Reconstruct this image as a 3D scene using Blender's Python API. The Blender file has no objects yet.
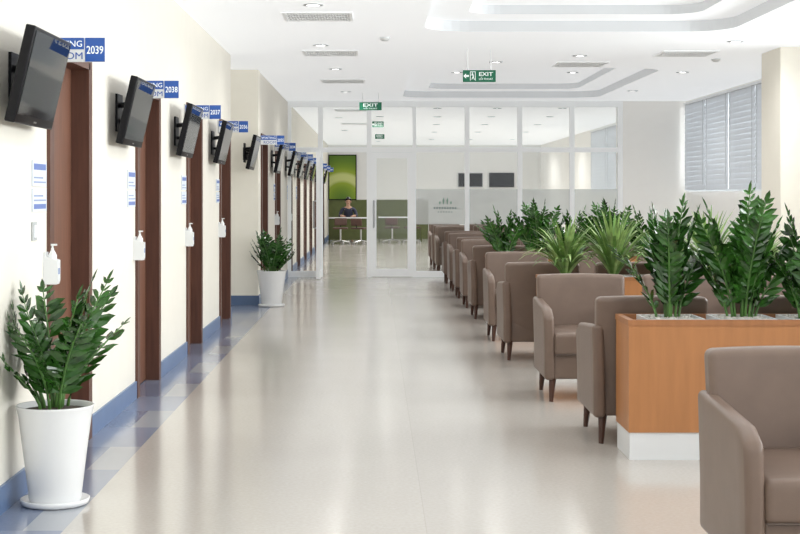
import bpy, bmesh, math, random
from mathutils import Vector, Matrix
S = bpy.context.scene
C = S.collection
R = math.radians
random.seed(7)
CH = 3.0          # ceiling height
XL, XL2, XR = -1.65, -1.5, 5.3
YE, YJ, YG, YF = 17.15, 19.1, 25.6, 48.0   # recess start, jog, glass wall, far wall

# ------------------------------------------------------------------ materials
def mat(name, col, rough=.5, metal=0., var=.06, scale=6., bump=0., bscale=60., emit=0., spec=.5, coat=0., sheen=0., stretch=None, ecol=None):
    m = bpy.data.materials.new(name); m.use_nodes = True
    nt = m.node_tree; b = nt.nodes['Principled BSDF']
    tc = nt.nodes.new('ShaderNodeTexCoord'); nz = nt.nodes.new('ShaderNodeTexNoise')
    nz.inputs['Scale'].default_value = scale; nz.inputs['Detail'].default_value = 4
    src = tc.outputs['Object']
    if stretch:
        mp = nt.nodes.new('ShaderNodeMapping'); mp.inputs['Scale'].default_value = stretch
        nt.links.new(src, mp.inputs['Vector']); src = mp.outputs['Vector']
    nt.links.new(src, nz.inputs['Vector'])
    r = nt.nodes.new('ShaderNodeValToRGB')
    r.color_ramp.elements[0].position = .3; r.color_ramp.elements[1].position = .7
    r.color_ramp.elements[0].color = tuple(max(0, c*(1-var)) for c in col)+(1,)
    r.color_ramp.elements[1].color = tuple(min(1, c*(1+var)) for c in col)+(1,)
    nt.links.new(nz.outputs['Fac'], r.inputs['Fac']); nt.links.new(r.outputs['Color'], b.inputs['Base Color'])
    b.inputs['Roughness'].default_value = rough; b.inputs['Metallic'].default_value = metal
    b.inputs['Specular IOR Level'].default_value = spec
    b.inputs['Coat Weight'].default_value = coat
    b.inputs['Sheen Weight'].default_value = sheen
    if emit:
        b.inputs['Emission Color'].default_value = (ecol or col)+(1,); b.inputs['Emission Strength'].default_value = emit
    if bump:
        n2 = nt.nodes.new('ShaderNodeTexNoise'); n2.inputs['Scale'].default_value = bscale
        nt.links.new(src, n2.inputs['Vector'])
        bp = nt.nodes.new('ShaderNodeBump'); bp.inputs['Strength'].default_value = bump; bp.inputs['Distance'].default_value = .01
        nt.links.new(n2.outputs['Fac'], bp.inputs['Height']); nt.links.new(bp.outputs['Normal'], b.inputs['Normal'])
    return m

def glassmat(name, tint, frost=0.):
    m = bpy.data.materials.new(name); m.use_nodes = True; nt = m.node_tree
    for n in list(nt.nodes): nt.nodes.remove(n)
    out = nt.nodes.new('ShaderNodeOutputMaterial')
    tr = nt.nodes.new('ShaderNodeBsdfTransparent'); tr.inputs[0].default_value = tint+(1,)
    g = nt.nodes.new('ShaderNodeBsdfGlossy'); g.inputs['Roughness'].default_value = .02
    mx = nt.nodes.new('ShaderNodeMixShader')
    fr = nt.nodes.new('ShaderNodeFresnel'); fr.inputs[0].default_value = 1.4
    nt.links.new(fr.outputs[0], mx.inputs[0]); nt.links.new(tr.outputs[0], mx.inputs[1]); nt.links.new(g.outputs[0], mx.inputs[2])
    last = mx
    if frost:
        d = nt.nodes.new('ShaderNodeBsdfDiffuse'); d.inputs[0].default_value = (.96,.97,.97,1)
        t = nt.nodes.new('ShaderNodeBsdfTranslucent'); t.inputs[0].default_value = (.96,.97,.97,1)
        a = nt.nodes.new('ShaderNodeMixShader'); a.inputs[0].default_value = .5
        nt.links.new(d.outputs[0], a.inputs[1]); nt.links.new(t.outputs[0], a.inputs[2])
        nz = nt.nodes.new('ShaderNodeTexNoise'); nz.inputs['Scale'].default_value = 2.
        tc = nt.nodes.new('ShaderNodeTexCoord'); nt.links.new(tc.outputs['Object'], nz.inputs['Vector'])
        mr = nt.nodes.new('ShaderNodeMapRange'); mr.inputs['To Min'].default_value = frost-.08; mr.inputs['To Max'].default_value = frost+.08
        nt.links.new(nz.outputs['Fac'], mr.inputs['Value'])
        f = nt.nodes.new('ShaderNodeMixShader'); nt.links.new(mr.outputs[0], f.inputs[0])
        nt.links.new(mx.outputs[0], f.inputs[1]); nt.links.new(a.outputs[0], f.inputs[2]); last = f
    nt.links.new(last.outputs[0], out.inputs[0])
    return m

def floormat():
    m = bpy.data.materials.new('floor_vinyl'); m.use_nodes = True; nt = m.node_tree; L = nt.links
    b = nt.nodes['Principled BSDF']; tc = nt.nodes.new('ShaderNodeTexCoord'); sp = nt.nodes.new('ShaderNodeSeparateXYZ')
    L.new(tc.outputs['Object'], sp.inputs[0])
    def math_(op, a, bb):
        n = nt.nodes.new('ShaderNodeMath'); n.operation = op
        for i, v in enumerate((a, bb)):
            if isinstance(v, (int, float)): n.inputs[i].default_value = v
            else: L.new(v, n.inputs[i])
        return n.outputs[0]
    def mix(f, a, bb):
        n = nt.nodes.new('ShaderNodeMixRGB')
        if isinstance(f, (int, float)): n.inputs[0].default_value = f
        else: L.new(f, n.inputs[0])
        for i, v in ((1, a), (2, bb)):
            if isinstance(v, tuple): n.inputs[i].default_value = v+(1,)
            else: L.new(v, n.inputs[i])
        return n.outputs[0]
    n1 = nt.nodes.new('ShaderNodeTexNoise'); n1.inputs['Scale'].default_value = 55; n1.inputs['Detail'].default_value = 3
    L.new(tc.outputs['Object'], n1.inputs['Vector'])
    n2 = nt.nodes.new('ShaderNodeTexNoise'); n2.inputs['Scale'].default_value = 1.2
    L.new(tc.outputs['Object'], n2.inputs['Vector'])
    f = math_('ADD', math_('MULTIPLY', n1.outputs['Fac'], .7), math_('MULTIPLY', n2.outputs['Fac'], .3))
    r = nt.nodes.new('ShaderNodeValToRGB'); r.color_ramp.elements[0].position = .36; r.color_ramp.elements[1].position = .64
    r.color_ramp.elements[0].color = (.50,.47,.43,1); r.color_ramp.elements[1].color = (.55,.52,.48,1)
    L.new(f, r.inputs['Fac'])
    base = r.outputs['Color']
    X, Y = sp.outputs['X'], sp.outputs['Y']
    right = math_('GREATER_THAN', X, .215)
    base = mix(math_('MULTIPLY', right, .10), base, (.38,.365,.34))
    seam = math_('LESS_THAN', math_('ABSOLUTE', math_('SUBTRACT', X, .215), 0), .002)
    base = mix(math_('MULTIPLY', seam, .15), base, (.2,.18,.15))
    fy = math_('FRACT', math_('DIVIDE', Y, 1.39), 0)
    blk = math_('LESS_THAN', fy, .5)
    inner = math_('GREATER_THAN', X, -1.47)
    band = math_('LESS_THAN', X, -1.30)
    innerc = mix(blk, (.34,.365,.41), (.20,.24,.35))
    bc = mix(inner, mix(blk, (.13,.175,.29), (.19,.235,.35)), innerc)
    bc = mix(math_('MULTIPLY', n1.outputs['Fac'], .2), bc, (.38,.40,.45))
    col = mix(math_('MULTIPLY', band, .94), base, bc)
    L.new(col, b.inputs['Base Color'])
    b.inputs['Roughness'].default_value = .15
    bp = nt.nodes.new('ShaderNodeBump'); bp.inputs['Strength'].default_value = .02; bp.inputs['Distance'].default_value = .01
    n3 = nt.nodes.new('ShaderNodeTexNoise'); n3.inputs['Scale'].default_value = 5
    L.new(tc.outputs['Object'], n3.inputs['Vector']); L.new(n3.outputs['Fac'], bp.inputs['Height']); L.new(bp.outputs['Normal'], b.inputs['Normal'])
    return m

M = dict(
 wall=mat('wall_paint', (.86,.825,.74), .6, var=.012, bump=.04, bscale=120),
 wallw=mat('wall_white', (.89,.89,.875), .6, var=.012),
 wallc=mat('wall_cream_white_glow', (.90,.885,.85), .6, var=.012, emit=.08),  # faint glow in the paint brightens the right wall and far column
 column=mat('column_paint_glow', (.88,.845,.75), .6, var=.012, emit=.08),  # faint glow put into the column colour, not a lamp
 ceiling=mat('ceiling_paint_glow', (.80,.82,.84), .8, var=.008, emit=.42, ecol=(.96,.98,1.)),  # even glow added to the ceiling surface as soft fill light
 cove_shade=mat('ceiling_step_shade', (.68,.70,.72), .8, var=.008, emit=.14, ecol=(.96,.98,1.)),  # darker tone and weaker glow paint shade onto the recess steps
 floor=floormat(),
 base=mat('skirting_blue', (.12,.19,.34), .35, var=.06),
 wood=mat('door_wood', (.18,.080,.049), .4, var=.16, scale=3, stretch=(12,12,1)),
 woodf=mat('door_frame_wood', (.115,.048,.031), .42, var=.18, scale=3, stretch=(12,12,1)),
 planter=mat('planter_wood', (.44,.19,.070), .42, var=.07, scale=2.5, stretch=(10,10,1.)),
 planteredge=mat('planter_edge', (.37,.155,.058), .42, var=.1, scale=2.5, stretch=(10,10,1.)),
 white=mat('white_plastic', (.82,.84,.85), .3, var=.01),
 plinth=mat('plinth_laminate', (.74,.75,.76), .6, var=.01, spec=.2),
 pot=mat('white_ceramic', (.84,.85,.86), .25, var=.01, coat=.2),
 frame=mat('white_aluminium_glow', (.90,.92,.93), .35, var=.01, emit=.12),  # slight glow added to the metal to lighten the frames
 fabric=mat('taupe_leather', (.178,.124,.096), .40, var=.06, scale=10, bump=.06, bscale=300, spec=.45),
 fabricd=mat('taupe_seam', (.09,.065,.052), .7, var=.05),
 leg=mat('dark_leg_wood', (.075,.03,.018), .35, var=.2),
 black=mat('black_plastic', (.006,.006,.008), .35, var=.1, spec=.2),
 screen=mat('screen_glass', (.004,.006,.010), .05, var=.1, spec=.20),
 blue=mat('sign_blue', (.025,.10,.40), .35, var=.03, emit=.08),
 steel=mat('brushed_steel', (.6,.6,.6), .3, 1., var=.05),
 green=mat('exit_green', (.006,.15,.075), .35, var=.04, emit=.08),
 exitw=mat('exit_white', (.9,.95,.94), .4, var=.01, emit=.25),
 soil=mat('soil', (.05,.035,.025), .9, var=.4, scale=40, bump=.6, bscale=60),
 pebble=mat('pebbles', (.50,.48,.44), .6, var=.2, scale=30),
 stem=mat('stem_green', (.08,.19,.04), .45, var=.2),
 leaf=mat('leaf_green', (.026,.095,.013), .22, var=.7, scale=9, coat=.2),
 leafl=mat('leaf_light', (.036,.125,.017), .22, var=.7, scale=9, coat=.2),
 strap=mat('leaf_pale', (.27,.40,.13), .4, var=.45, scale=12),
 strapd=mat('leaf_mid', (.12,.24,.05), .4, var=.4, scale=12),
 lens=mat('lamp_lens', (1.,.99,.96), .4, var=.0, emit=8.),
 grille=mat('grille_grey', (.12,.13,.14), .6, var=.05),
 louvre=mat('louvre_grey', (.47,.49,.50), .5, var=.03),
 paper=mat('paper', (.72,.77,.84), .6, var=.01),
 ink=mat('blue_ink', (.15,.22,.50), .6, var=.05),
 inkg=mat('grey_ink', (.30,.37,.56), .6, var=.05),
 blind=mat('blind_slat_glow', (.55,.58,.61), .6, var=.02, emit=.15, ecol=(.82,.87,.94)),  # glow put into the slats so the closed blinds look lit
 glass=glassmat('clear_glass', (.985,.995,.99)),
 frost=glassmat('frosted_film', (.97,.99,.985), frost=.5),
 olive=mat('olive_panel', (.095,.115,.032), .5, var=.1),
 redchair=mat('red_brown_seat', (.10,.05,.038), .5, var=.1),
 skin=mat('skin', (.55,.32,.22), .5, var=.05),
 hair=mat('black_hair', (.012,.01,.01), .4, var=.2),
 shirt=mat('navy_shirt', (.02,.025,.05), .7, var=.2),
 trousers=mat('dark_trousers', (.02,.02,.025), .7, var=.2),
 logo=mat('logo_green', (.22,.36,.29), .5, var=.05),
 logog=mat('logo_grey', (.26,.32,.32), .5, var=.05),
)
m = bpy.data.materials.new('lime_art'); m.use_nodes = True; nt = m.node_tree
tc = nt.nodes.new('ShaderNodeTexCoord'); wv = nt.nodes.new('ShaderNodeTexWave'); wv.wave_type = 'RINGS'; wv.rings_direction = 'Y'
wv.inputs['Scale'].default_value = .22; wv.inputs['Distortion'].default_value = .6; wv.inputs['Detail'].default_value = 0
rp = nt.nodes.new('ShaderNodeValToRGB'); rp.color_ramp.elements[0].color = (.09,.19,.01,1); rp.color_ramp.elements[1].color = (.60,.65,.25,1)
rp.color_ramp.elements[1].position = .97
e = rp.color_ramp.elements.new(.6); e.color = (.20,.31,.015,1); e = rp.color_ramp.elements.new(.86); e.color = (.30,.40,.03,1)
nt.links.new(tc.outputs['Object'], wv.inputs['Vector']); nt.links.new(wv.outputs['Fac'], rp.inputs['Fac'])
b = nt.nodes['Principled BSDF']; nt.links.new(rp.outputs['Color'], b.inputs['Base Color'])
M['art'] = m

# ------------------------------------------------------------------ helpers
def obj(name, bm, m, parent=None, smooth=False, bevel=0, loc=None, rot=None):
    bmesh.ops.recalc_face_normals(bm, faces=bm.faces)
    me = bpy.data.meshes.new(name); bm.to_mesh(me); bm.free()
    me.materials.append(m)
    if smooth:
        for p in me.polygons: p.use_smooth = True
    o = bpy.data.objects.new(name, me); C.objects.link(o)
    if parent: o.parent = parent
    if loc: o.location = loc
    if rot: o.rotation_euler = rot
    if bevel:
        md = o.modifiers.new('bevel', 'BEVEL'); md.width = bevel; md.segments = 3; md.limit_method = 'ANGLE'
    return o
def tag(o, label=None, cat=None, group=None, kind=None):
    if label: o['label'] = label
    if cat: o['category'] = cat
    if group: o['group'] = group
    if kind: o['kind'] = kind
    return o
def empty(name, loc=(0,0,0), rz=0, label=None, cat=None, group=None, kind=None):
    o = bpy.data.objects.new(name, None); C.objects.link(o); o.location = loc; o.rotation_euler = (0,0,rz)
    o.empty_display_size = .1
    return tag(o, label, cat, group, kind)
def dup(root, loc, rz=0, label=None, group=None, scale=None):
    r = root.copy(); C.objects.link(r); r.location = loc; r.rotation_euler = (0,0,rz)
    if scale: r.scale = scale
    if label: r['label'] = label
    if group: r['group'] = group
    for ch in [o for o in root.children]:
        c = ch.copy(); C.objects.link(c); c.parent = r
        for g in [o for o in ch.children]:
            d = g.copy(); C.objects.link(d); d.parent = c
    return r
def BM(): return bmesh.new()
def box(bm, x0, x1, y0, y1, z0, z1):
    v = [bm.verts.new((x,y,z)) for z in (z0,z1) for x, y in ((x0,y0),(x1,y0),(x1,y1),(x0,y1))]
    for f in ((0,3,2,1),(4,5,6,7),(0,1,5,4),(1,2,6,5),(2,3,7,6),(3,0,4,7)): bm.faces.new([v[i] for i in f])
    return bm
def bx(*a): return box(BM(), *a)
def prism(bm, pts, axis, a0, a1):
    def P(p, a): return {'x':(a,p[0],p[1]), 'y':(p[0],a,p[1]), 'z':(p[0],p[1],a)}[axis]
    A = [bm.verts.new(P(p,a0)) for p in pts]; B = [bm.verts.new(P(p,a1)) for p in pts]; n = len(pts)
    bm.faces.new(A); bm.faces.new(B[::-1])
    for i in range(n): bm.faces.new((A[i],A[(i+1)%n],B[(i+1)%n],B[i]))
    return bm
def lathe(bm, prof, n=32, c=(0,0,0), cap=True):
    rings = [[bm.verts.new((c[0]+r*math.cos(2*math.pi*i/n), c[1]+r*math.sin(2*math.pi*i/n), c[2]+z)) for i in range(n)] for r, z in prof]
    for a, b_ in zip(rings, rings[1:]):
        for i in range(n): bm.faces.new((a[i],a[(i+1)%n],b_[(i+1)%n],b_[i]))
    if cap: bm.faces.new(rings[0][::-1]); bm.faces.new(rings[-1])
    return bm
def tube(bm, pts, rad, n=6):
    pts = [Vector(p) for p in pts]; rs = rad if isinstance(rad, (list, tuple)) else [rad]*len(pts)
    rings = []
    for i, p in enumerate(pts):
        t = (pts[min(i+1,len(pts)-1)]-pts[max(i-1,0)]).normalized()
        u = t.cross(Vector((0,0,1)) if abs(t.z) < .9 else Vector((1,0,0))).normalized(); w = t.cross(u)
        rings.append([bm.verts.new(p+rs[i]*(u*math.cos(2*math.pi*k/n)+w*math.sin(2*math.pi*k/n))) for k in range(n)])
    for a, b_ in zip(rings, rings[1:]):
        for k in range(n): bm.faces.new((a[k],a[(k+1)%n],b_[(k+1)%n],b_[k]))
    bm.faces.new(rings[0][::-1]); bm.faces.new(rings[-1]); return bm
def rbox(bm, x0, x1, y0, y1, z0, z1, r, n=5, fn=None):
    lo, hi = (x0,y0,z0), (x1,y1,z1)
    ax = []
    for a, b_ in zip(lo, hi):
        l = [a, a+.3*r, a+.62*r, a+r]; mid = [a+r+(b_-a-2*r)*i/n for i in range(1, n)]
        ax.append(l+mid+[b_-r, b_-.62*r, b_-.3*r, b_])
    N = [len(a) for a in ax]; V = {}
    def vert(i, j, k):
        if (i,j,k) in V: return V[i,j,k]
        p = Vector((ax[0][i],ax[1][j],ax[2][k])); q = Vector(min(max(p[d], lo[d]+r), hi[d]-r) for d in range(3))
        d = p-q; p2 = q+d.normalized()*r if d.length > 0 else p
        if fn: p2 = Vector(fn(*p2))
        V[i,j,k] = bm.verts.new(p2); return V[i,j,k]
    for k in (0, N[2]-1):
        for i in range(N[0]-1):
            for j in range(N[1]-1): bm.faces.new((vert(i,j,k),vert(i+1,j,k),vert(i+1,j+1,k),vert(i,j+1,k)))
    for j in (0, N[1]-1):
        for i in range(N[0]-1):
            for k in range(N[2]-1): bm.faces.new((vert(i,j,k),vert(i+1,j,k),vert(i+1,j,k+1),vert(i,j,k+1)))
    for i in (0, N[0]-1):
        for j in range(N[1]-1):
            for k in range(N[2]-1): bm.faces.new((vert(i,j,k),vert(i,j+1,k),vert(i,j+1,k+1),vert(i,j,k+1)))
    return bm
TX = {}
def text(name, s, h, m, parent, loc, w=None, bold=.0):
    """flat lettering facing -Y, centred on loc; h = capital height, w = fitted width"""
    key = (s, bold)
    if key not in TX:
        cu = bpy.data.curves.new('t', 'FONT'); cu.body = s; cu.size = 1; cu.align_x = 'CENTER'; cu.extrude = .02; cu.offset = bold; cu.resolution_u = 3
        t = bpy.data.objects.new('t', cu); C.objects.link(t); bpy.context.view_layer.update()
        me0 = bpy.data.meshes.new_from_object(t.evaluated_get(bpy.context.evaluated_depsgraph_get()))
        bpy.data.objects.remove(t)
        TX[key] = [tuple(v.co) for v in me0.vertices], [tuple(p.vertices) for p in me0.polygons]
    vs, fs = TX[key]
    xs = [v[0] for v in vs]; ys = [v[1] for v in vs]
    sy = h/.72 if len(s) and max(ys)-min(ys) > .8 else h/(max(ys)-min(ys)); W = max(xs)-min(xs); sx = (w/W) if w else sy
    cx = (max(xs)+min(xs))/2; cy = .36
    me = bpy.data.meshes.new(name); me.from_pydata([((v[0]-cx)*sx, -v[2]*.04, (v[1]-cy)*sy) for v in vs], [], fs); me.materials.append(m)
    o = bpy.data.objects.new(name, me); C.objects.link(o); o.parent = parent; o.location = loc
    return o
def struct(name, bm, m, **k):
    o = obj(name, bm, m, **k); o['kind'] = 'structure'; return o

# ------------------------------------------------------------------ room shell
XO = -2.5
struct('floor', bx(XO, XR+.25, -4, YF+.2, -.1, 0), M['floor'])
doorsA = [7.6+2.78*k for k in range(4)]
doorsB = [19.75, 22.53, 25.95, 28.75, 31.55, 34.35, 37.15, 39.95, 42.75]
DW, DH = 1.0, 2.15
def wallrun(bm, x, y0, y1, doors, th=.16):
    y = y0
    for d in doors:
        box(bm, x-th, x, y, d, 0, CH); box(bm, x-th, x, d, d+DW, DH, CH); y = d+DW
    box(bm, x-th, x, y, y1, 0, CH); return bm
struct('wall_left', wallrun(BM(), XL, -4, YE, doorsA), M['wall'])
bm = box(box(BM(), -2.46, -2.30, YE-.15, YJ, 0, CH), -2.30, XL-.16, YE-.15, YE, 0, CH)
struct('wall_left_recess', bm, M['wall'])
struct('wall_left_far', wallrun(BM(), XL2, YJ+.35, YF, doorsB), M['wall'])
bm = BM(); y = -4
for d in doorsA+[None]:
    y1 = (d-.07) if d else YE
    box(bm, XL, XL+.014, y, y1, 0, .12); y = (d+DW+.07) if d else y
struct('baseboard_left', bm, M['base'])
bm = BM(); y = YJ+.35
for d in doorsB+[None]:
    y1 = (d-.07) if d else YF
    if y1-y > .02: box(bm, XL2, XL2+.014, y, y1, 0, .12)
    y = (d+DW+.07) if d else y
struct('baseboard_left_far', bm, M['base'])
c = empty('column', (XL2, YJ, 0), label='cream square column projecting from left wall behind the farther floor plant', cat='column')
obj('shaft', bx(-.80, .012, 0, .35, 0, CH), M['column'], c)
obj('skirting', bx(-.799, .026, -.014, .35, 0, .12), M['base'], c)

def make_door(n, x, d):
    t = empty('door_%d' % n, (x, d+DW/2, 0), kind='structure')
    h = DW/2; f = BM()
    box(f, -.16, .018, -h-.001, -h+.035, 0, DH); box(f, -.16, .018, h-.035, h+.001, 0, DH); box(f, -.16, .018, -h, h, DH-.035, DH+.001)
    box(f, .0, .018, -h-.06, -h, 0, DH+.06); box(f, 0, .018, h, h+.06, 0, DH+.06); box(f, 0, .018, -h, h, DH, DH+.06)
    obj('door_frame', f, M['woodf'], t)
    lf = obj('door_leaf', bx(-.13, -.085, -h+.036, h-.036, .006, DH-.036), M['wood'], t)
    hb = BM(); box(hb, -.085, -.079, -.43, -.395, .93, 1.10); tube(hb, [(-.079,-.412,1.03),(-.035,-.412,1.03),(-.03,-.40,1.03),(-.03,-.29,1.03)], .009, 8)
    obj('handle', hb, M['steel'], lf)
    return t
nd = 0
for d in doorsA: nd += 1; make_door(nd, XL, d)
for d in doorsB: nd += 1; make_door(nd, XL2, d)

wins = [(1.0, 6.0), (7.2, 12.0), (12.8, 15.6), (19.2, 25.50), (29.0, 36.6)]
SILL, HEAD = 1.46, 2.93
bm = BM(); y = -4
for a, b_ in wins:
    box(bm, XR, XR+.2, y, a, 0, CH); box(bm, XR, XR+.2, a, b_, 0, SILL); box(bm, XR, XR+.2, a, b_, HEAD, CH); y = b_
box(bm, XR, XR+.2, y, YF, 0, CH)
struct('wall_right', bm, M['wallc'])
for i, (a, b_) in enumerate(wins):
    w = empty('window_%d' % (i+1), (XR, a, SILL), kind='structure'); L = b_-a; H = HEAD-SILL
    f = BM(); box(f, .08,.14,0,.05,0,H); box(f,.08,.14,L-.05,L,0,H); box(f,.08,.14,.05,L-.05,0,.05); box(f,.08,.14,.05,L-.05,H-.05,H)
    k = max(2, round(L/1.25))
    for j in range(1, k): box(f, .08, .14, L*j/k-.025, L*j/k+.025, .05, H-.05)
    obj('window_frame', f, M['frame'], w)
    obj('pane', bx(.105, .113, .05, L-.05, .05, H-.05), M['glass'], w)
    obj('window_sill', bx(.0, .08, .002, L-.002, .0, .02), M['white'], w)
def blinds(a, b_, n, names):
    L = (b_-a)/n
    for j in range(n):
        y0 = a+j*L+.012; y1 = a+(j+1)*L-.012
        t = empty('window_blind', (XR-.032, (y0+y1)/2, HEAD+.03), label=names[j], cat='window blind', group='venetian blinds on the right hand windows')
        h = (y1-y0)/2; s = BM(); z = -.075
        while z > -(HEAD-SILL)-.02:
            P = [(-.007, z-.046), (-.004, z-.02), (.002, z+.02), (.007, z+.046)]
            rows_ = [[s.verts.new((px, yy, pz)) for px, pz in P] for yy in (-h, h)]
            for q in range(3): s.faces.new((rows_[0][q], rows_[0][q+1], rows_[1][q+1], rows_[1][q]))
            z -= .08
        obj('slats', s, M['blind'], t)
        obj('head_rail', bx(-.026,.031,-h,h,-.035,0), M['white'], t)
        for yy in (-h+.12, h-.12):
            cd = BM(); tube(cd, [(-.016,yy,-.035),(-.016,yy,-1.4)], .003, 5); obj('cord', cd, M['louvre'], t)
blinds(19.2, 25.50, 4, ['grey blue slatted blind nearest the big right column', 'second slatted blind from the big right column', 'third slatted blind from the big right column', 'slatted blind on right wall next to the far white column'])
blinds(29.0, 36.6, 3, ['slatted blind beyond the glass wall, hidden mostly by the white column', 'middle slatted blind beyond the glass wall', 'farthest slatted blind, seen through the upper glass of the partition'])

def rr(x0, x1, y0, y1, r, n=8):
    p = []
    for cx, cy, a0 in ((x1-r,y0+r,-90),(x1-r,y1-r,0),(x0+r,y1-r,90),(x0+r,y0+r,180)):
        for i in range(n+1):
            a = R(a0+90*i/n); p.append((cx+r*math.cos(a), cy+r*math.sin(a)))
    return p
trays = [(.47, 3.45, 5.0, 14.7, .45), (.45, 3.65, 18.9, 24.7, .45)]
bm = BM(); loops = []
def loop(pts, z): return [bm.verts.new((x,y,z)) for x, y in pts]
outer = loop([(XO,-4),(XR+.2,-4),(XR+.2,YF+.1),(XO,YF+.1)], CH)
es = [bm.edges.new((outer[i], outer[(i+1)%4])) for i in range(4)]
for (x0,x1,y0,y1,r) in trays:
    L0 = loop(rr(x0,x1,y0,y1,r), CH); loops.append(L0)
    es += [bm.edges.new((L0[i], L0[(i+1)%len(L0)])) for i in range(len(L0))]
bmesh.ops.triangle_fill(bm, use_beauty=True, use_dissolve=False, edges=es)
for L0, (x0,x1,y0,y1,r) in zip(loops, trays):
    n = len(L0)
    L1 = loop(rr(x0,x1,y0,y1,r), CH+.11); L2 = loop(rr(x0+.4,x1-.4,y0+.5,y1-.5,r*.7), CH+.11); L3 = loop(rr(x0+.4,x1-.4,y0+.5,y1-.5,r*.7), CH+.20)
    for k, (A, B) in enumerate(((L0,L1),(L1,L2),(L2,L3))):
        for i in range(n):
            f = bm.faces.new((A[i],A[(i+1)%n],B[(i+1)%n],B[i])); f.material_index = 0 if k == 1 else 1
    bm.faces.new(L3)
me = bpy.data.meshes.new('ceiling'); bm.to_mesh(me); bm.free(); me.materials.append(M['ceiling']); me.materials.append(M['cove_shade'])
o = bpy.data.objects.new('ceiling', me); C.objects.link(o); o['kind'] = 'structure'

struct('wall_far', bx(-1.7, XR+.2, YF, YF+.15, 0, CH), M['wallw'])
struct('trim_1', bx(-1.48, 1.7, YF-.03, YF, 0, 1.25), M['olive'])

c = empty('column', (4.38, 16.2, 0), label='big cream column at the right edge in front of the windows', cat='column')
obj('shaft', bx(0, .919, 0, .8, 0, CH), M['column'], c); obj('skirting', bx(-.014, .919, -.014, .814, 0, .12), M['base'], c)
c = empty('column', (4.22, YG-.06, 0), label='white column where the glass wall ends beside the window', cat='column')
obj('shaft', bx(0, XR-4.22, 0, .7, 0, CH), M['wallc'], c); obj('skirting', bx(-.014, XR-4.22, -.014, .714, 0, .12), M['base'], c)

# ------------------------------------------------------------------ glass partition
gw = empty('wall_glass', (0, YG, 0), kind='structure')
RAIL = 2.17
mull = [(XL2+.012, XL2+.07), (-.97,-.89), (-.14,-.06), (.64,.70), (1.53,1.61), (2.43,2.51), (3.32,3.40), (4.14,4.22)]
for a, b_ in mull: obj('mullion', bx(a, b_, -.04, .04, 0, 2.9), M['frame'], gw)
obj('head_rail', bx(XL2+.012, 4.22, -.05, .05, 2.9, CH), M['frame'], gw)
for (a0, a1), (b0, b1) in zip(mull, mull[1:]):
    obj('rail', bx(a1, b0, -.035, .035, RAIL-.04, RAIL+.04), M['frame'], gw)
    obj('pane', bx(a1, b0, -.005, .005, RAIL+.04, 2.9), M['glass'], gw)
    if a1 < -.9 or b0 > .9:
        p = obj('pane', bx(a1, b0, -.005, .005, .1, RAIL-.04), M['glass'], gw)
        obj('bottom_rail', bx(a1, b0, -.035, .035, 0, .1), M['frame'], gw)
        if b0 > .9:
            obj('frosted_band', bx(a1, b0, -.008, -.006, .9, 1.50), M['frost'], gw)
em = BM()
for dx, h in ((-.095,.06),(-.033,.12),(.033,.12),(.095,.06)):
    prism(em, [(1.2+dx-.007,1.24),(1.2+dx+.007,1.24),(1.2+dx+.017,1.24+h*.6),(1.2+dx+.004,1.24+h),(1.2+dx-.015,1.24+h*.6)], 'y', -.013, -.009)
obj('emblem', em, M['logo'], gw)
em = BM()
for i in range(9): box(em, 1.0+i*.045, 1.029+i*.045, -.013, -.009, 1.16, 1.195)
for i in range(6): box(em, 1.07+i*.045, 1.095+i*.045, -.013, -.009, 1.10, 1.12)
obj('emblem_lettering', em, M['logog'], gw)
def glass_door(n, loc, rz, hs):
    t = empty('door_%d' % n, loc, rz, kind='structure'); W = .70
    f = BM(); box(f,0,.085,-.045,.02,.01,2.12); box(f,W-.085,W,-.045,.02,.01,2.12); box(f,.085,W-.085,-.045,.02,.01,.14); box(f,.085,W-.085,-.045,.02,2.03,2.12)
    obj('door_frame', f, M['frame'], t); obj('pane', bx(.085,W-.085,-.004,.004,.14,2.03), M['glass'], t)
    x = .04 if hs else W-.04
    h = BM(); tube(h, [(x,-.045,.85),(x,-.09,.85),(x,-.09,1.30),(x,-.045,1.30)], .014, 8); obj('handle', h, M['louvre'], t)
glass_door(14, (-.06, YG, 0), 0, True)
glass_door(15, (-.93, YG-.045, 0), R(-90), False)

# ------------------------------------------------------------------ ceiling fixtures
v0 = empty('ceiling_vent', (-.51, 13.4, CH), label='square louvred air vent in ceiling nearest the camera, above the corridor', cat='air vent', group='ceiling air vents')
def ring(bm, w, d, t, z0, z1):
    box(bm,-w,w,-d,-d+t,z0,z1); box(bm,-w,w,d-t,d,z0,z1); box(bm,-w,-w+t,-d+t,d-t,z0,z1); box(bm,w-t,w,-d+t,d-t,z0,z1); return bm
obj('frame', ring(BM(), .31, .31, .03, -.014, -.001), M['frame'], v0)
obj('backing', bx(-.28,.28,-.28,.28,-.003,-.001), M['grille'], v0)
s = BM()
for i in range(22): box(s, -.275+i*.0255, -.264+i*.0255, -.28, .28, -.009, -.004)
for i in range(3): box(s, -.28, .28, -.16+i*.15, -.14+i*.15, -.012, -.004)
obj('louvres', s, M['frame'], v0)
for x, y, l in ((-.5,16.85,'second louvred ceiling vent from the camera, above the corridor'), (-.45,21.0,'third louvred ceiling vent, nearest the glass partition'),
                (3.5,16.9,'louvred ceiling vent between the two recesses, nearest the big column'), (2.5,18.3,'louvred ceiling vent at the edge of the farther ceiling recess'),
                (-.45,28.2,'first corridor ceiling vent beyond the glass partition'), (-.45,33.5,'farthest corridor ceiling vent beyond the glass partition')):
    dup(v0, (x, y, CH), 0, l)
d0 = empty('downlight', (-.52, 12.6, CH), label='round white recessed downlight nearest the camera over the corridor', cat='ceiling light', group='recessed downlights')
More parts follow.
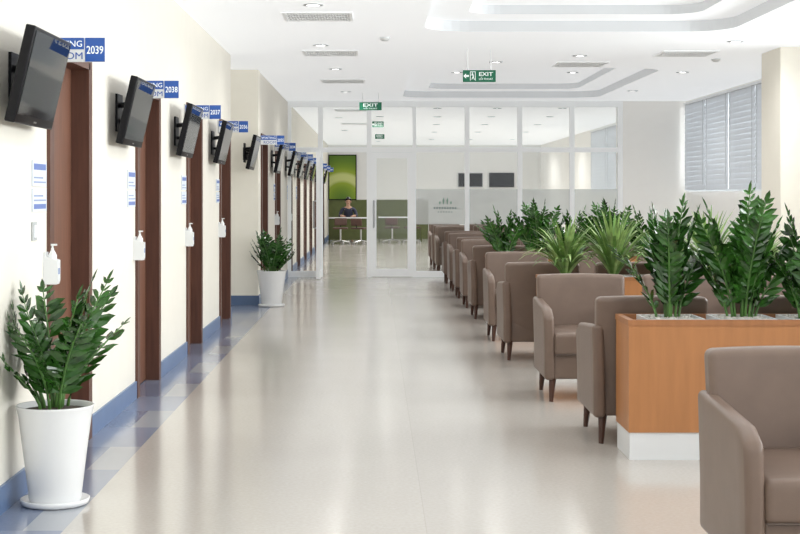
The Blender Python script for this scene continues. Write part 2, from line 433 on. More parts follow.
obj('trim_ring', lathe(BM(), [(.085,-.001),(.085,-.008),(.066,-.012),(.06,-.002)], 24, cap=False), M['louvre'], d0, True)
obj('lens', lathe(BM(), [(.062,-.001),(.062,-.005)], 24), M['lens'], d0)
dl = [(-.58,16.0,'second corridor downlight from camera'), (-.5,19.0,'corridor downlight before the third vent'), (-.45,23.2,'corridor downlight just before the glass partition'),
 (3.75,15.6,'downlight right of the near ceiling recess by the big column'), (2.35,17.2,'right downlight between the two ceiling recesses'), (1.45,18.0,'middle downlight between the two ceiling recesses'),
 (3.95,13.0,'downlight right of the near ceiling recess at top right'), (4.0,19.5,'downlight between far recess and windows'), (3.95,23.0,'downlight beside the far white column'),
 (.2,26.6,'first downlight beyond the glass door'), (.1,30.5,'second downlight beyond the glass door'), (.1,35,'third downlight beyond the glass door'), (.1,40,'fourth downlight beyond the glass door'), (.1,44.5,'farthest downlight by the green artwork wall'),
 (-.75,31,'downlight by far left doors'), (-.75,37,'downlight above the farthest left doors')]
for r_, y in enumerate((27.6, 30.6, 34.0, 38.0, 43.0)):
    for q, x in enumerate((1.15, 2.25, 3.45)):
        dl.append((x+.12*r_, y, 'downlight behind the %s upper glass, %s row back' % (('left','middle','right')[q], ('first','second','third','fourth','fifth')[r_])))
for x, y, l in dl: dup(d0, (x, y, CH), 0, 'round recessed '+l)
for i, (x, y) in enumerate(((1.3,12.8),(2.6,12.8),(1.2,22.0),(2.9,22.0))):
    dup(d0, (x, y, CH+.20), 0, 'round downlight inside the %s ceiling recess, %s side' % (('near','near','far','far')[i], ('left','right')[i%2]))
sp0 = empty('smoke_detector', (.1, 15.2, CH), label='small white round smoke detector left of the hanging exit sign', cat='smoke detector', group='smoke detectors')
obj('body', lathe(BM(), [(.055,-.001),(.055,-.018),(.03,-.04),(.01,-.042)], 20), M['white'], sp0, True)
dup(sp0, (4.0,17.6,CH), 0, 'small white round smoke detector near the big right column')

def exit_sign(loc, w, h, label, arrow):
    t = empty('exit_sign', loc, label=label, cat='exit sign', group='green hanging exit signs')
    obj('housing', bx(-w/2,w/2,-.018,.018,-h/2,h/2), M['green'], t, bevel=.004)
    zt = CH-loc[2]-.001
    if zt > h/2:
        for q in (-.35, .35):
            r = BM(); tube(r, [(w*q,0,h/2),(w*q,0,zt)], .004, 6); obj('hanging_rod', r, M['steel'], t)
    k = h/.13; a = BM(); Y0, Y1 = -.021, -.0185
    if arrow:
        ax = -w*.40
        prism(a, [(ax-.03*k,0),(ax-.002*k,.028*k),(ax-.002*k,.010*k),(ax+.03*k,.010*k),(ax+.03*k,-.010*k),(ax-.002*k,-.010*k),(ax-.002*k,-.028*k)], 'y', Y0, Y1)
        dx = -w*.20; box(a, dx-.030*k, dx+.030*k, Y0, Y1, .043*k, .049*k); box(a, dx-.030*k, dx-.024*k, Y0, Y1, -.05*k, .043*k); box(a, dx+.024*k, dx+.030*k, Y0, Y1, -.05*k, .043*k)
        prism(a, [(dx-.004*k+.008*k*math.cos(q*math.pi/4), .032*k+.008*k*math.sin(q*math.pi/4)) for q in range(8)], 'y', Y0, Y1)
        prism(a, [(dx-.008*k,.022*k),(dx+.006*k,.022*k),(dx+.010*k,-.006*k),(dx,-.008*k)], 'y', Y0, Y1)
        prism(a, [(dx+.001*k,-.006*k),(dx+.008*k,-.006*k),(dx+.020*k,-.040*k),(dx+.013*k,-.042*k)], 'y', Y0, Y1)
        prism(a, [(dx,-.006*k),(dx+.006*k,-.010*k),(dx-.008*k,-.040*k),(dx-.014*k,-.038*k)], 'y', Y0, Y1)
        prism(a, [(dx-.008*k,.020*k),(dx-.006*k,.014*k),(dx-.020*k,.004*k),(dx-.022*k,.010*k)], 'y', Y0, Y1)
        obj('pictogram', a, M['exitw'], t)
        text('lettering', 'EXIT', .042*k, M['exitw'], t, (w*.2, -.0185, .022*k), w*.42, .01)
        text('lettering', 'LỐI THOÁT', .020*k, M['exitw'], t, (w*.2, -.0185, -.032*k), w*.42, .01)
    else:
        a.free()
        text('lettering', 'EXIT', .05*k, M['exitw'], t, (0, -.0185, .020*k), w*.66, .012)
        text('lettering', 'LỐI THOÁT', .020*k, M['exitw'], t, (0, -.0185, -.036*k), w*.6, .01)
exit_sign((1.14, 16.4, 2.70), .36, .13, 'green exit sign with arrow and running figure hanging between the ceiling recesses', True)
exit_sign((-.07, 23.5, 2.79), .35, .125, 'green exit sign hanging just before the glass door', False)
exit_sign((.06, 31, 2.86), .24, .12, 'small green exit sign seen through glass above the door', True)
exit_sign((.12, 38, 2.88), .24, .12, 'smallest green exit sign, farthest down the corridor', False)

# ------------------------------------------------------------------ wall mounted screens, room signs, notices
ordn = ['first', 'second', 'third', 'fourth', 'fifth', 'sixth', 'seventh', 'eighth', 'ninth', 'tenth', 'eleventh', 'twelfth', 'thirteenth']
tv0 = empty('television', (XL, 6.85, 1.925), label='x', cat='television', group='flat screens on the left wall')
def tilt(o): o.location = (.125, 0, 0); o.rotation_euler = (0, R(13), 0); return o
b_ = tilt(obj('casing', rbox(BM(), -.03, .016, -.38, .38, -.215, .215, .008, 3), M['black'], tv0, True))
obj('screen', bx(.0165, .0185, -.36, .36, -.175, .198), M['screen'], b_)
obj('maker_badge', bx(.0162, .018, -.025, .025, -.200, -.192), M['steel'], b_)
br = BM(); box(br, .000, .014, -.10, .10, -.12, .12); tube(br, [(.01,0,.05),(.10,0,.06)], .018, 8); tube(br, [(.01,0,-.05),(.08,0,-.06)], .014, 8)
obj('wall_bracket', br, M['black'], tv0)
alld = [(XL, d) for d in doorsA]+[(XL2, d) for d in doorsB]
for i, (x, d) in enumerate(alld):
    num = 2039-i
    lab = 'flat black screen tilted down on left wall, %s from the camera, before room %d' % (ordn[i], num)
    loc = (x, d-.75, 1.925)
    if i == 4:      # this one hangs off the front of the column on an arm
        loc = (XL+.02, YJ-.42, 1.925); lab = 'flat black screen held on an arm in front of the left column'
    if i == 0: tv0.location = loc; tv0['label'] = lab; tvi = tv0
    else: tvi = dup(tv0, loc, 0, lab)
    if i == 4:
        ar = BM(); tube(ar, [(.01,.05,0),(.03,.25,0),(.03,.42,0)], .018, 8); box(ar, -.05,.11,.405,.419,-.08,.08); obj('mount_arm', ar, M['black'], tvi)
    s = empty('room_sign', (x, d-.2, 2.056), label='projecting blue and white room sign reading %d' % num, cat='room sign', group='projecting room signs on the left wall')
    bd = obj('board', bx(.012,.32,-.008,.008,0,.12), M['white'], s, bevel=.002)
    obj('number_panel', bx(.222,.319,-.011,-.0082,.001,.119), M['blue'], s)
    obj('name_panel', bx(.013,.216,-.011,-.0082,.062,.119), M['blue'], s)
    obj('bracket', bx(.0,.012,-.02,.02,-.01,.13), M['steel'], s)
    text('number', str(num), .040, M['exitw'], s, (.2705,-.0115,.06), .082, .008)
    text('lettering', 'WAITING', .030, M['exitw'], s, (.114,-.0115,.090), .186, .0)
    text('lettering', 'ROOM', .034, M['blue'], s, (.130,-.009,.031), .158, .0)
    if i < 8 and i != 4:
        for j, (z, hh) in enumerate(((1.505,.125),(1.375,.11))):
            t = empty('wall_notice', (x, d-.25, z), label='small white notice with blue %s beside room %d door, %s of the pair' % (('heading','footer')[j], num, ('upper','lower')[j]), cat='notice', group='paper notices on the left wall')
            obj('sheet', bx(.0005,.008,-.15,.15,-hh/2,hh/2), M['paper'], t)
            if j == 0: obj('heading', bx(.0082,.0092,-.13,.13,hh/2-.045,hh/2-.015), M['ink'], t)
            else: obj('footer', bx(.0082,.0092,-.13,.13,-hh/2+.012,-hh/2+.036), M['ink'], t)
            n = BM(); z0 = -hh/2+.016 if j == 0 else -hh/2+.05
            for k in range(2): box(n, .0082,.0092,-.13,.13-.06*(k%2),z0+k*.022,z0+.008+k*.022)
            obj('print', n, M['inkg'], t)
    if i < 7 and i != 4:
        t = empty('sanitizer_dispenser', (x, d-.11, .955), label='white hand sanitizer pump in wall holder beside room %d door' % num, cat='hand sanitizer', group='hand sanitizer dispensers')
        obj('holder', prism(BM(), [(0,0),(.066,0),(.072,.02),(.072,.12),(.012,.14),(.012,.16),(0,.16)], 'y', -.033, .033), M['white'], t)
        obj('bottle', lathe(BM(), [(.019,.03),(.021,.05),(.021,.145),(.011,.165),(.007,.17),(.007,.18)], 16, (.040,0,0)), M['white'], t, True)
        n = BM(); tube(n, [(.040,0,.18),(.040,0,.195)], .005, 8); box(n, .032,.062,-.005,.005,.192,.201); obj('pump', n, M['white'], t)
        obj('label_strip', bx(.0722,.073,-.02,.02,.05,.08), M['inkg'], t)
t = empty('light_switch', (XL, 7.24, 1.225), label='white light switch plate on left wall below the nearest notices', cat='light switch')
obj('plate', bx(0,.009,-.045,.045,-.045,.045), M['louvre'], t, bevel=.002); obj('rocker', bx(.009,.013,-.018,.018,-.03,.03), M['frame'], t)

# ------------------------------------------------------------------ armchairs
D2 = .38
ac = empty('armchair', (0,0,0), label='x', cat='armchair', group='taupe fabric armchairs in the waiting rows')
obj('seat_base', rbox(BM(), -.268, .268, -.345, .30, .155, .33, .015, 3), M['fabric'], ac, True)
obj('seat_cushion', rbox(BM(), -.267, .267, -.375, .26, .315, .465, .028, 6, lambda x,y,z: (x,y,z+(.014*math.cos(x/.267*1.4)*math.cos(y/.4*1.3) if z > .40 else 0))), M['fabric'], ac, True)
for s in (-1, 1):
    def fn(x, y, z, s=s):
        t = (y+.37)/.72
        Ht = .628+.045*t-.055*max(0, 1-t/.16)**2
        zb = .15; z2 = zb+(z-zb)*(Ht-zb)/(.62-zb)
        xo = x+s*.008*max(0, (z2-.35))/.3
        return (xo, y+.025*max(0,(.40-z2))*max(0,1-t/.3), z2)
    x0, x1 = (-.33, -.262) if s < 0 else (.262, .33)
    obj('armrest', rbox(BM(), x0, x1, -.37, .350, .15, .62, .024, 8, fn), M['fabric'], ac, True)
def fb(x, y, z):
    t = (z-.2)/.63
    lean = .085*max(0, t)
    curve = -.018*(x/.30)**2
    top = -.008*(x/.3)**2*max(0, t)
    return (x*(1.0+.03*t), y+lean-.055+curve, z+top)
obj('backrest', rbox(BM(), -.305, .305, .235, .350, .16, .835, .030, 8, fb), M['fabric'], ac, True)
sm = BM(); tube(sm, [(-.262,-.374,.322),(.262,-.374,.322)], .004, 5); obj('piping', sm, M['fabricd'], ac)
for sx in (-1, 1):
    for sy in (-1, 1):
        l = BM(); x, y = sx*.270, (-.30 if sy < 0 else .28)
        tube(l, [(x+sx*.012, y+sy*.02, .0), (x, y, .165)], [.014, .026], 10)
        obj('leg', l, M['leg'], ac)
rows = [
 (4.90, True, 1.20, 1, 'nearest the camera, at the lower right corner, facing the camera'),
 (8.37, False, 1.21, 3, 'behind the nearest wooden planter, back to the camera'),
 (10.10, True, 1.13, 3, 'in first row facing camera beyond nearest planter'),
 (12.62, False, 1.07, 4, 'behind the planter of pale plants'),
 (14.30, True, 1.07, 4, 'in camera facing row before third planter'),
 (16.85, False, 1.07, 3, 'in row just behind the third planter'),
 (18.50, True, 1.07, 3, 'in seventh row from the camera'),
 (20.20, False, 1.07, 3, 'in eighth row from the camera'),
 (21.80, True, 1.07, 3, 'in ninth row from the camera'),
 (23.60, False, 1.07, 3, 'in last row before the glass wall'),
 (26.60, True, 1.07, 3, 'in first row beyond the glass wall'),
 (28.30, False, 1.07, 3, 'in second row beyond the glass wall'),
 (30.00, True, 1.07, 2, 'in third row beyond the glass wall'),
]
seatw = ['aisle end', 'second from aisle', 'third from aisle', 'fourth from aisle']
first = True
for y, toward, xl, n, desc in rows:
    for k in range(n):
        loc = (xl+.345+.76*k, y+D2, 0); rz = 0 if toward else math.pi
        lab = ('taupe armchair ' if n == 1 else 'taupe armchair %s ' % seatw[k])+desc
        if first: ac.location = loc; ac.rotation_euler = (0,0,rz); ac['label'] = lab; first = False
        else: dup(ac, loc, rz, lab)

# ------------------------------------------------------------------ plants
def leaf(bm, p, d, nrm, L, W):
    d = d.normalized(); s = d.cross(nrm).normalized(); n = s.cross(d).normalized()
    def P(t, w, h): return bm.verts.new(p+d*(L*t)+s*(W*w)+n*(h*W)-Vector((0,0,1))*(L*.12*t*t))
    a = P(0,0,0); m1, l1, r1 = P(.3,0,-.12), P(.3,-.42,.08), P(.3,.42,.08)
    m2, l2, r2 = P(.65,0,-.12), P(.65,-.38,.06), P(.65,.38,.06); t = P(1,0,0)
    for f in ((a,l1,m1),(a,m1,r1),(l1,l2,m2,m1),(m1,m2,r2,r1),(l2,t,m2),(m2,t,r2)): bm.faces.new(f)
def zz(parent, seed, H, n, spread, m, z0=0, r0=.05, L=.10, W=.042, lim=None, limr=None, sp_=.042):
    rn = random.Random(seed); lf = BM(); st = BM()
    for i in range(n):
        a = 2*math.pi*(i+rn.uniform(-.3,.3))*.618; k = (i+.5)/n
        sp = spread*(.25+.75*k)*rn.uniform(.8,1.1); h = H*(1.0-.38*k*k)*rn.uniform(.82,1.04)
        d = Vector((math.cos(a), math.sin(a), 0)); base = Vector((math.cos(a)*r0*k, math.sin(a)*r0*k, z0))
        N = 9; pts = []
        for j in range(N+1):
            t = j/N; pts.append(base+d*(sp*t**1.6)+Vector((0,0,h*(t-.16*k*t*t))))
        tube(st, pts, [.0085*(1-.65*j/N) for j in range(N+1)], 5)
        nl = max(8, int(h/sp_)); side = d.cross(Vector((0,0,1)))
        tw = rn.uniform(-.8,.8); side = (side*math.cos(tw)+d*math.sin(tw)).normalized()
        for q in range(nl):
            t = .20+.80*q/(nl-1); f = t*N; j = min(int(f), N-1); p = pts[j].lerp(pts[j+1], f-j); tan = (pts[j+1]-pts[j]).normalized()
            sz = (.72+.5*math.sin(math.pi*min(1,t*.95)))*(.75 if q > nl-3 else 1)
            for s in (-1, 1):
                dd = side*s*rn.uniform(.75,1)+tan*rn.uniform(.55,1.0)+Vector((rn.uniform(-.2,.2),rn.uniform(-.2,.2),rn.uniform(-.15,.2)))
                nr = tan.cross(side).normalized()+Vector((rn.uniform(-.4,.4),rn.uniform(-.4,.4),rn.uniform(-.2,.5)))
                leaf(lf, p, dd, nr, L*sz, W*sz)
        leaf(lf, pts[-1], pts[-1]-pts[-2], side.cross(Vector((0,0,1)))+Vector((0,0,.1)), L*.85, W*.8)
    if lim:      # the side towards the wall grows flat against it
        for b3 in (lf, st):
            for v in b3.verts:
                q = -v.co.x-.10
                if q > 0: v.co.x = -.10-(lim-.10)*(1-math.exp(-q/(lim-.10)))
                q = v.co.x-.18
                if q > 0: v.co.x = .18+(limr-.18)*(1-math.exp(-q/(limr-.18)))
    s = obj('stems', st, M['stem'], parent, True); f = obj('foliage', lf, m, parent)
    return f
def bm_v(bm, p): return bm.verts.new(p)
def strapplant(parent, seed, n, L, z0=0):
    rn = random.Random(seed)
    for nm, m, cnt in (('foliage', M['strap'], n), ('foliage', M['strapd'], n//2)):
        lf = BM()
        for i in range(cnt):
            a = rn.uniform(0, 2*math.pi); e = rn.uniform(.15, 1.25); l = L*rn.uniform(.7,1.1); w = .013*rn.uniform(.8,1.3)
            d = Vector((math.cos(a), math.sin(a), 0)); s = Vector((-math.sin(a), math.cos(a), 0)); prev = None; N = 7
            for j in range(N+1):
                t = j/N; ang = math.pi/2-e*.5-e*1.35*t*t
                if j == 0: p = Vector((math.cos(a)*.02, math.sin(a)*.02, z0))
                else: p = p+(d*math.cos(ang)+Vector((0,0,math.sin(ang))))*(l/N)
                ww = w*math.sin(math.pi*(.12+.88*t))**.6 if t < 1 else .0015
                cur = (bm_v(lf, p-s*ww+Vector((0,0,.3*ww))), bm_v(lf, p), bm_v(lf, p+s*ww+Vector((0,0,.3*ww))))
                if prev: lf.faces.new((prev[0],prev[1],cur[1],cur[0])); lf.faces.new((prev[1],prev[2],cur[2],cur[1]))
                prev = cur
        obj(nm, lf, m, parent)

def pot_plant(loc, label, seed, H, n, spread, lim, limr, w=1., L=.10):
    t = empty('potted_plant', loc, label=label, cat='potted plant', group='white floor pots along the left wall')
    def pr(l): return [(r*w, z) for r, z in l]
    obj('saucer', lathe(BM(), pr([(.135,0),(.150,.006),(.156,.028),(.150,.030),(.135,.012)]), 40), M['pot'], t, True)
    obj('pot', lathe(BM(), pr([(.112,.012),(.117,.03),(.140,.22),(.163,.40),(.174,.442),(.176,.448),(.172,.451),(.166,.446),(.155,.41)]), 48, cap=False), M['pot'], t, True)
    obj('soil', lathe(BM(), pr([(.157,.41),(.157,.425),(.08,.435),(.01,.438)]), 24), M['soil'], t, True)
    zz(t, seed, H, n, spread, M['leaf'], .42, .09, L=L, W=L*.40, lim=lim, limr=limr)
pot_plant((-1.45, 6.80, 0), 'white tapered floor pot with glossy dark green plant nearest the camera at left', 8, .61, 13, .48, .197, .42, 1., .108)
pot_plant((-1.30, 18.85, 0), 'white tapered floor pot with dense green plant beside the left column', 11, .50, 24, .40, .33, .34, 1.08)

def pebbles(bm, x0, x1, y0, y1, z, n, seed):
    rn = random.Random(seed)
    for i in range(n):
        r = rn.uniform(.010,.018); c = (rn.uniform(x0+r,x1-r), rn.uniform(y0+r,y1-r), z+rn.uniform(-.004,.006))
        lathe(bm, [(r*.5,-r*.5),(r,0),(r*.6,r*.45)], 6, c)
    return bm
def planter(y, x0, L, label):
    t = empty('planter', (x0, y, 0), label=label, cat='planter', group='long wooden planters between the seat rows')
    d = .42; z0, z1 = .145, .74
    b = BM(); box(b,0,L,0,.025,z0,z1-.03); box(b,0,L,d-.025,d,z0,z1-.03); box(b,0,.025,.025,d-.025,z0,z1-.03); box(b,L-.025,L,.025,d-.025,z0,z1-.03); box(b,.025,L-.025,.025,d-.025,z0,z0+.02)
    obj('body', b, M['planter'], t)
    r = BM(); box(r,-.004,L+.004,-.004,.03,z1-.03,z1); box(r,-.004,L+.004,d-.03,d+.004,z1-.03,z1); box(r,-.004,.03,.03,d-.03,z1-.03,z1); box(r,L-.03,L+.004,.03,d-.03,z1-.03,z1)
    obj('rim', r, M['planteredge'], t)
    obj('plinth', bx(.006,L-.006,.006,d-.006,0,z0), M['plinth'], t)
    obj('soil_bed', bx(.026,L-.026,.026,d-.026,.60,.655), M['soil'], t)
    return t
def liner(parent, seed):
    b = BM(); w = .155; dd = .165; t_ = .008; z0, z1 = .657, .741
    box(b,-w,w,-dd,-dd+t_,z0,z1); box(b,-w,w,dd-t_,dd,z0,z1); box(b,-w,-w+t_,-dd+t_,dd-t_,z0,z1); box(b,w-t_,w,-dd+t_,dd-t_,z0,z1); box(b,-w+t_,w-t_,-dd+t_,dd-t_,z0,z0+.05)
    obj('liner_pot', b, M['white'], parent)
    g = obj('pebbles', pebbles(BM(), -w+.01, w-.01, -dd+.01, dd-.01, .732, 110, seed), M['pebble'], parent); g['kind'] = 'stuff'
def zzproto(seed, H, n, sp, m, s=1.):
    t = empty('zz_plant', (0,0,0), cat='plant', group='glossy leaved plants in the planters'); liner(t, seed); zz(t, seed, H, n, sp, m, .70, .08, .108*s, .044*s); return t
PX = 1.34
planter(7.92, PX, 2.2, 'long orange wooden planter with white plinth nearest the camera')
planter(12.05, PX, 2.2, 'second wooden planter, behind the first camera facing armchairs, with pale plants')
planter(16.2, PX-.12, 2.2, 'third wooden planter, farther back with dark plants')
o5 = ['leftmost', 'second from left', 'third from left', 'fourth from left', 'rightmost']
def fill(protos, spots, fmt):
    used = set()
    for k, (x, y, i) in enumerate(spots):
        l = fmt+o5[k]
        if i not in used: used.add(i); protos[i].location = (x,y,0); protos[i]['label'] = l
        else: dup(protos[i], (x,y,0), random.choice((0, math.pi)), l)
fill([zzproto(21, .67, 11, .26, M['leaf']), zzproto(22, .71, 11, .26, M['leafl']), zzproto(23, .64, 11, .26, M['leaf'])], [(1.60+.385*k, 8.13, k % 3) for k in range(5)], 'glossy dark green plant in nearest wooden planter, ')
fill([zzproto(41, .56, 11, .26, M['leafl'], .95), zzproto(42, .68, 11, .26, M['leafl'], .95)], [(1.41+.385*k, 16.41, (k % 2)) for k in range(5)], 'dark green plant in the third planter, ')
sp = empty('strap_plant', (1.56,12.26,0), cat='plant', group='pale strap leaved plants in the second planter', label='pale green strap leaved plant, leftmost in the second planter')
liner(sp, 31); strapplant(sp, 31, 75, .50, .73)
s2 = empty('strap_plant', (1.95,12.26,0), cat='plant', group='pale strap leaved plants in the second planter', label='tall pale green strap leaved plant, second in the second planter')
liner(s2, 33); strapplant(s2, 35, 75, .58, .73)
for k, r_ in ((2, sp), (3, s2), (4, sp)):
    dup(r_, (1.56+.39*k, 12.26, 0), math.pi, 'pale strap leaved plant in the second planter, '+o5[k])

# ------------------------------------------------------------------ far reception area
t = empty('wall_art', (-1.04, YF-.001, 1.24), label='tall lime green artwork on the far wall behind the seated person', cat='picture')
obj('canvas', bx(-.42,.42,-.04,0,0.03,1.42), M['art'], t)
obj('frame', box(box(box(box(BM(),-.45,.45,-.05,0,0,.03),-.45,.45,-.05,0,1.42,1.45),-.45,-.42,-.05,0,.03,1.42),.42,.45,-.05,0,.03,1.42), M['black'], t)
def desk(x, y, w, label, m, zf=.1):
    t = empty('reception_desk', (x,y,0), label=label, cat='desk')
    obj('top', bx(-w/2,w/2,-.35,.35,.72,.75), M['white'], t); obj('front_panel', bx(-w/2+.03,w/2-.03,-.30,-.27,zf,.72), m, t)
    for s in (-1,1): obj('side_panel', bx(s*(w/2-.03)-.015, s*(w/2-.03)+.015, -.27,.30,0,.72), m, t)
desk(-.75, 43.6, 1.2, 'small reception desk with the seated person beyond the open glass door', M['olive'])
desk(.75, 44.6, 1.3, 'white topped desk seen through the closed glass door, without a person', M['olive'], .45)
oc = empty('office_chair', (-.98, 42.6, 0), label='red brown visitor chair left of the pair before the desk', cat='office chair', group='red brown office chairs by the reception desk')
obj('seat', rbox(BM(), -.21,.21,-.21,.21,.43,.48,.02,3), M['redchair'], oc, True)
obj('backrest', rbox(BM(), -.18,.18,.22,.27,.53,.74,.023,3,lambda x,y,z:(x,y+(z-.55)*.15-.3*x*x,z)), M['redchair'], oc, True)
b = BM(); tube(b, [(0,0,.08),(0,0,.43)], .025, 10); obj('pole', b, M['steel'], oc)
b = BM()
for k in range(5):
    a = k*math.tau/5; tube(b, [(0,0,.11),(math.cos(a)*.26,math.sin(a)*.26,.06)], [.022,.014], 6); lathe(b, [(.01,0),(.027,.012),(.027,.04),(.01,.052)], 8, (math.cos(a)*.26,math.sin(a)*.26,0))
obj('star_base', b, M['steel'], oc)
b = BM(); tube(b, [(0,.10,.44),(0,.25,.48),(0,.27,.58)], .014, 6); obj('back_support', b, M['black'], oc)
dup(oc, (-.40,42.5,0), R(150), 'red brown visitor chair right of the pair before the desk')
dup(oc, (-.79,44.46,0), 0, 'red brown office chair under the seated person')
dup(oc, (.50,43.6,0), R(175), 'red brown chair left one before the desk behind glass door')
dup(oc, (1.08,43.6,0), R(190), 'red brown chair right one before the desk behind glass door')
for x, h, y, l in ((4.05,1.65,YF,'dark screen on the far wall right, seen through the glass partition'),(3.05,1.65,YF,'grey screen on the far wall, left of the dark one')):
    t = empty('wall_screen', (x, y, h), label=l, cat='television')
    obj('casing', bx(-.4,.4,-.06,-.001,0,.46), M['black'] if x > 4 else M['louvre'], t, bevel=.005); obj('screen', bx(-.38,.38,-.062,-.0605,.02,.44), M['screen'], t)

P = empty('person', (-.79, 44.40, 0), label='seated person in dark navy top with black hair behind the reception desk', cat='person')
def skin(name, V, E, rad, m, parent, root=0, sub=2):
    me = bpy.data.meshes.new(name); me.from_pydata(V, E, []); me.materials.append(m)
    o = bpy.data.objects.new(name, me); C.objects.link(o); o.parent = parent
    md = o.modifiers.new('skin', 'SKIN'); md.use_smooth_shade = True
    for i, v in enumerate(me.skin_vertices[0].data):
        r = rad[i]; v.radius = r if isinstance(r, tuple) else (r, r); v.use_root = (i == root)
    s = o.modifiers.new('sub', 'SUBSURF'); s.levels = s.render_levels = sub
    return o
V = [(0,.02,.56),(0,.0,.72),(0,-.01,.90),(0,-.02,1.0),(0,-.03,1.07),(0,-.04,1.14),(0,-.045,1.21),(0,-.04,1.27)]
E = [(i,i+1) for i in range(7)]; rad = [(.15,.11),(.13,.10),(.15,.11),(.09,.075),(.05,.05),(.062,.075),(.078,.092),(.058,.07)]
for s in (-1, 1):
    b0 = len(V); V += [(s*.17,-.01,.985),(s*.23,-.08,.84),(s*.25,-.14,.75+.03),(s*.18,-.32,.79),(s*.14,-.42,.785),(s*.13,-.46,.78)]
    rad += [.055,.045,.040,.033,(.026,.024),(.03,.015)]
    E += [(3,b0)]+[(b0+i,b0+i+1) for i in range(5)]
    for k, (dx, l) in enumerate(((-.03,.06),(-.01,.075),(.01,.08),(.03,.07))):
        j = len(V); V += [(s*.13+dx*.9,-.50,.782),(s*.13+dx,-.50-l*.6,.776),(s*.13+dx,-.50-l,.765)]; rad += [.009,.008,.007]; E += [(b0+5,j),(j,j+1),(j+1,j+2)]
    j = len(V); V += [(s*.13-s*.045,-.46,.78),(s*.13-s*.06,-.50,.775)]; rad += [.010,.008]; E += [(b0+5,j),(j,j+1)]
    b0 = len(V); V += [(s*.10,-.04,.54),(s*.12,-.28,.53),(s*.12,-.42,.50),(s*.12,-.42,.30),(s*.12,-.40,.09),(s*.12,-.52,.04)]
    rad += [.085,.07,.058,.048,.035,(.035,.03)]; E += [(0,b0)]+[(b0+i,b0+i+1) for i in range(5)]
skin('body', V, E, rad, M['skin'], P, sub=1)
V = [(0,.02,.55),(0,0,.72),(0,-.01,.90),(0,-.02,1.0),(0,-.03,1.045)]; E = [(0,1),(1,2),(2,3),(3,4)]; rad = [(.162,.125),(.145,.115),(.165,.125),(.105,.09),(.06,.06)]
for s in (-1,1):
    b0 = len(V); V += [(s*.17,-.01,.985),(s*.23,-.08,.84),(s*.25,-.14,.78),(s*.20,-.27,.79)]; rad += [.066,.056,.052,.045]; E += [(3,b0)]+[(b0+i,b0+i+1) for i in range(3)]
skin('shirt', V, E, rad, M['shirt'], P, sub=1)
V = [(0,.02,.54)]; rad = [(.165,.12)]; E = []
for s in (-1,1):
    b0 = len(V); V += [(s*.10,-.04,.54),(s*.12,-.28,.53),(s*.12,-.42,.50),(s*.12,-.42,.30),(s*.12,-.40,.11)]; rad += [.098,.082,.07,.058,.05]; E += [(0,b0)]+[(b0+i,b0+i+1) for i in range(4)]
skin('trousers', V, E, rad, M['trousers'], P, sub=1)
bm = BM(); bmesh.ops.create_uvsphere(bm, u_segments=20, v_segments=12, radius=1)
for v in list(bm.verts):
    if v.co.y < -.35 and v.co.z < .35: bm.verts.remove(v)
for v in bm.verts: v.co = Vector((v.co.x*.093, v.co.y*.108-.028, v.co.z*.115+1.235))
obj('hair', bm, M['hair'], P, True)
for nm, pts, m in (('eye', [(-.03,-.125,1.215),(.03,-.125,1.215)], M['hair']), ('nose', [(0,-.135,1.19)], M['skin']), ('mouth', [(0,-.122,1.155)], M['redchair']), ('ear', [(-.085,-.04,1.2),(.085,-.04,1.2)], M['skin'])):
    for p in pts:
        bm = BM(); bmesh.ops.create_uvsphere(bm, u_segments=8, v_segments=6, radius=1)
        sc = {'eye':(.012,.006,.008),'nose':(.012,.016,.02),'mouth':(.022,.006,.007),'ear':(.01,.018,.028)}[nm]
        for v in bm.verts: v.co = Vector((v.co.x*sc[0]+p[0], v.co.y*sc[1]+p[1], v.co.z*sc[2]+p[2]))
        obj(nm, bm, m, P, True)

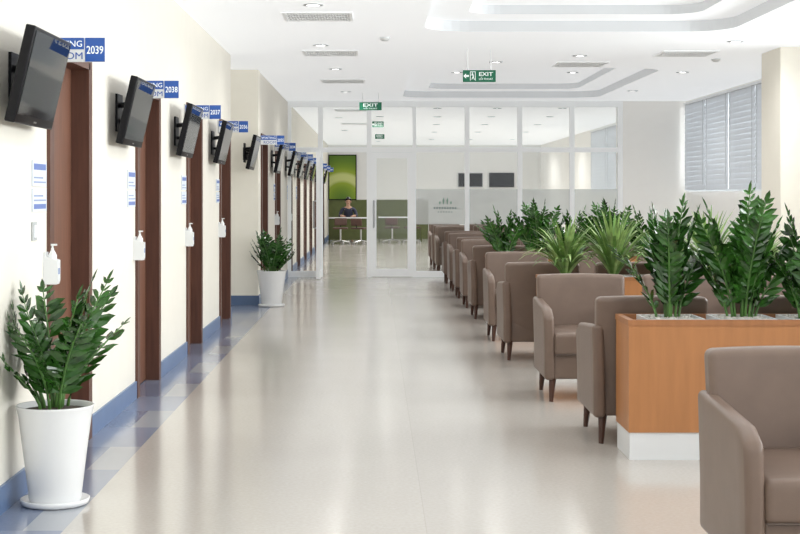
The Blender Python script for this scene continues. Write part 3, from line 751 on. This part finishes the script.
# ------------------------------------------------------------------ lights, world, camera
def area(loc, rot, sx, sy, power, col=(1,1,1)):
    l = bpy.data.lights.new('area_light', 'AREA'); l.shape = 'RECTANGLE'; l.size = sx; l.size_y = sy; l.energy = power; l.color = col
    o = bpy.data.objects.new('area_light', l); C.objects.link(o); o.location = loc; o.rotation_euler = rot; return o
for i, (a, b_) in enumerate(wins):
    area((XR+.35, (a+b_)/2, (SILL+HEAD)/2), (0, R(90), 0), HEAD-SILL, b_-a, (50 if i < 3 else 45)*(b_-a), (.96,.98,1.))
def spot(x, y, e, z=CH-.02):
    l = bpy.data.lights.new('spot_light', 'SPOT'); l.energy = e; l.spot_size = R(165); l.spot_blend = .6; l.shadow_soft_size = .055; l.color = (1,.985,.955)
    o = bpy.data.objects.new('spot_light', l); C.objects.link(o); o.location = (x, y, z)
for x, y in ((-.2,3),(-.2,6),(-.2,9.3),(-.52,12.6),(-.58,16),(-.5,19),(-.45,23.2)): spot(x, y, 34)
for x, y in ((3.75,15.6),(2.35,17.2),(1.45,18.0),(3.95,13.0),(4.0,19.5),(3.95,23.0)): spot(x, y, 48)
for x, y in ((1.3,6.5),(2.6,6.5),(1.3,9.7),(2.6,9.7),(1.3,12.8),(2.6,12.8),(1.2,22.0),(2.9,22.0)): spot(x, y, 26, CH+.18)
for x, y in ((.2,26.6),(.1,30.5),(.1,35),(.1,40),(.1,44.5),(2.4,37),(3.9,38.5),(2.4,42.5),(3.9,44.5),(1.5,31.5),(3,31.5)): spot(x, y, 112)
w = bpy.data.worlds.new('w'); S.world = w; w.use_nodes = True
bg = w.node_tree.nodes['Background']; bg.inputs[0].default_value = (.97,.985,1,1); bg.inputs[1].default_value = 1.5
cam = bpy.data.cameras.new('camera'); co = bpy.data.objects.new('camera', cam); C.objects.link(co); S.camera = co
co.location = (0,0,1.4); co.rotation_euler = (R(90),0,0)
cam.sensor_width = 36; cam.lens = 1500/800*36; cam.shift_x = 25/800; cam.shift_y = -72/800; cam.clip_end = 200
S.view_settings.view_transform = 'Standard'
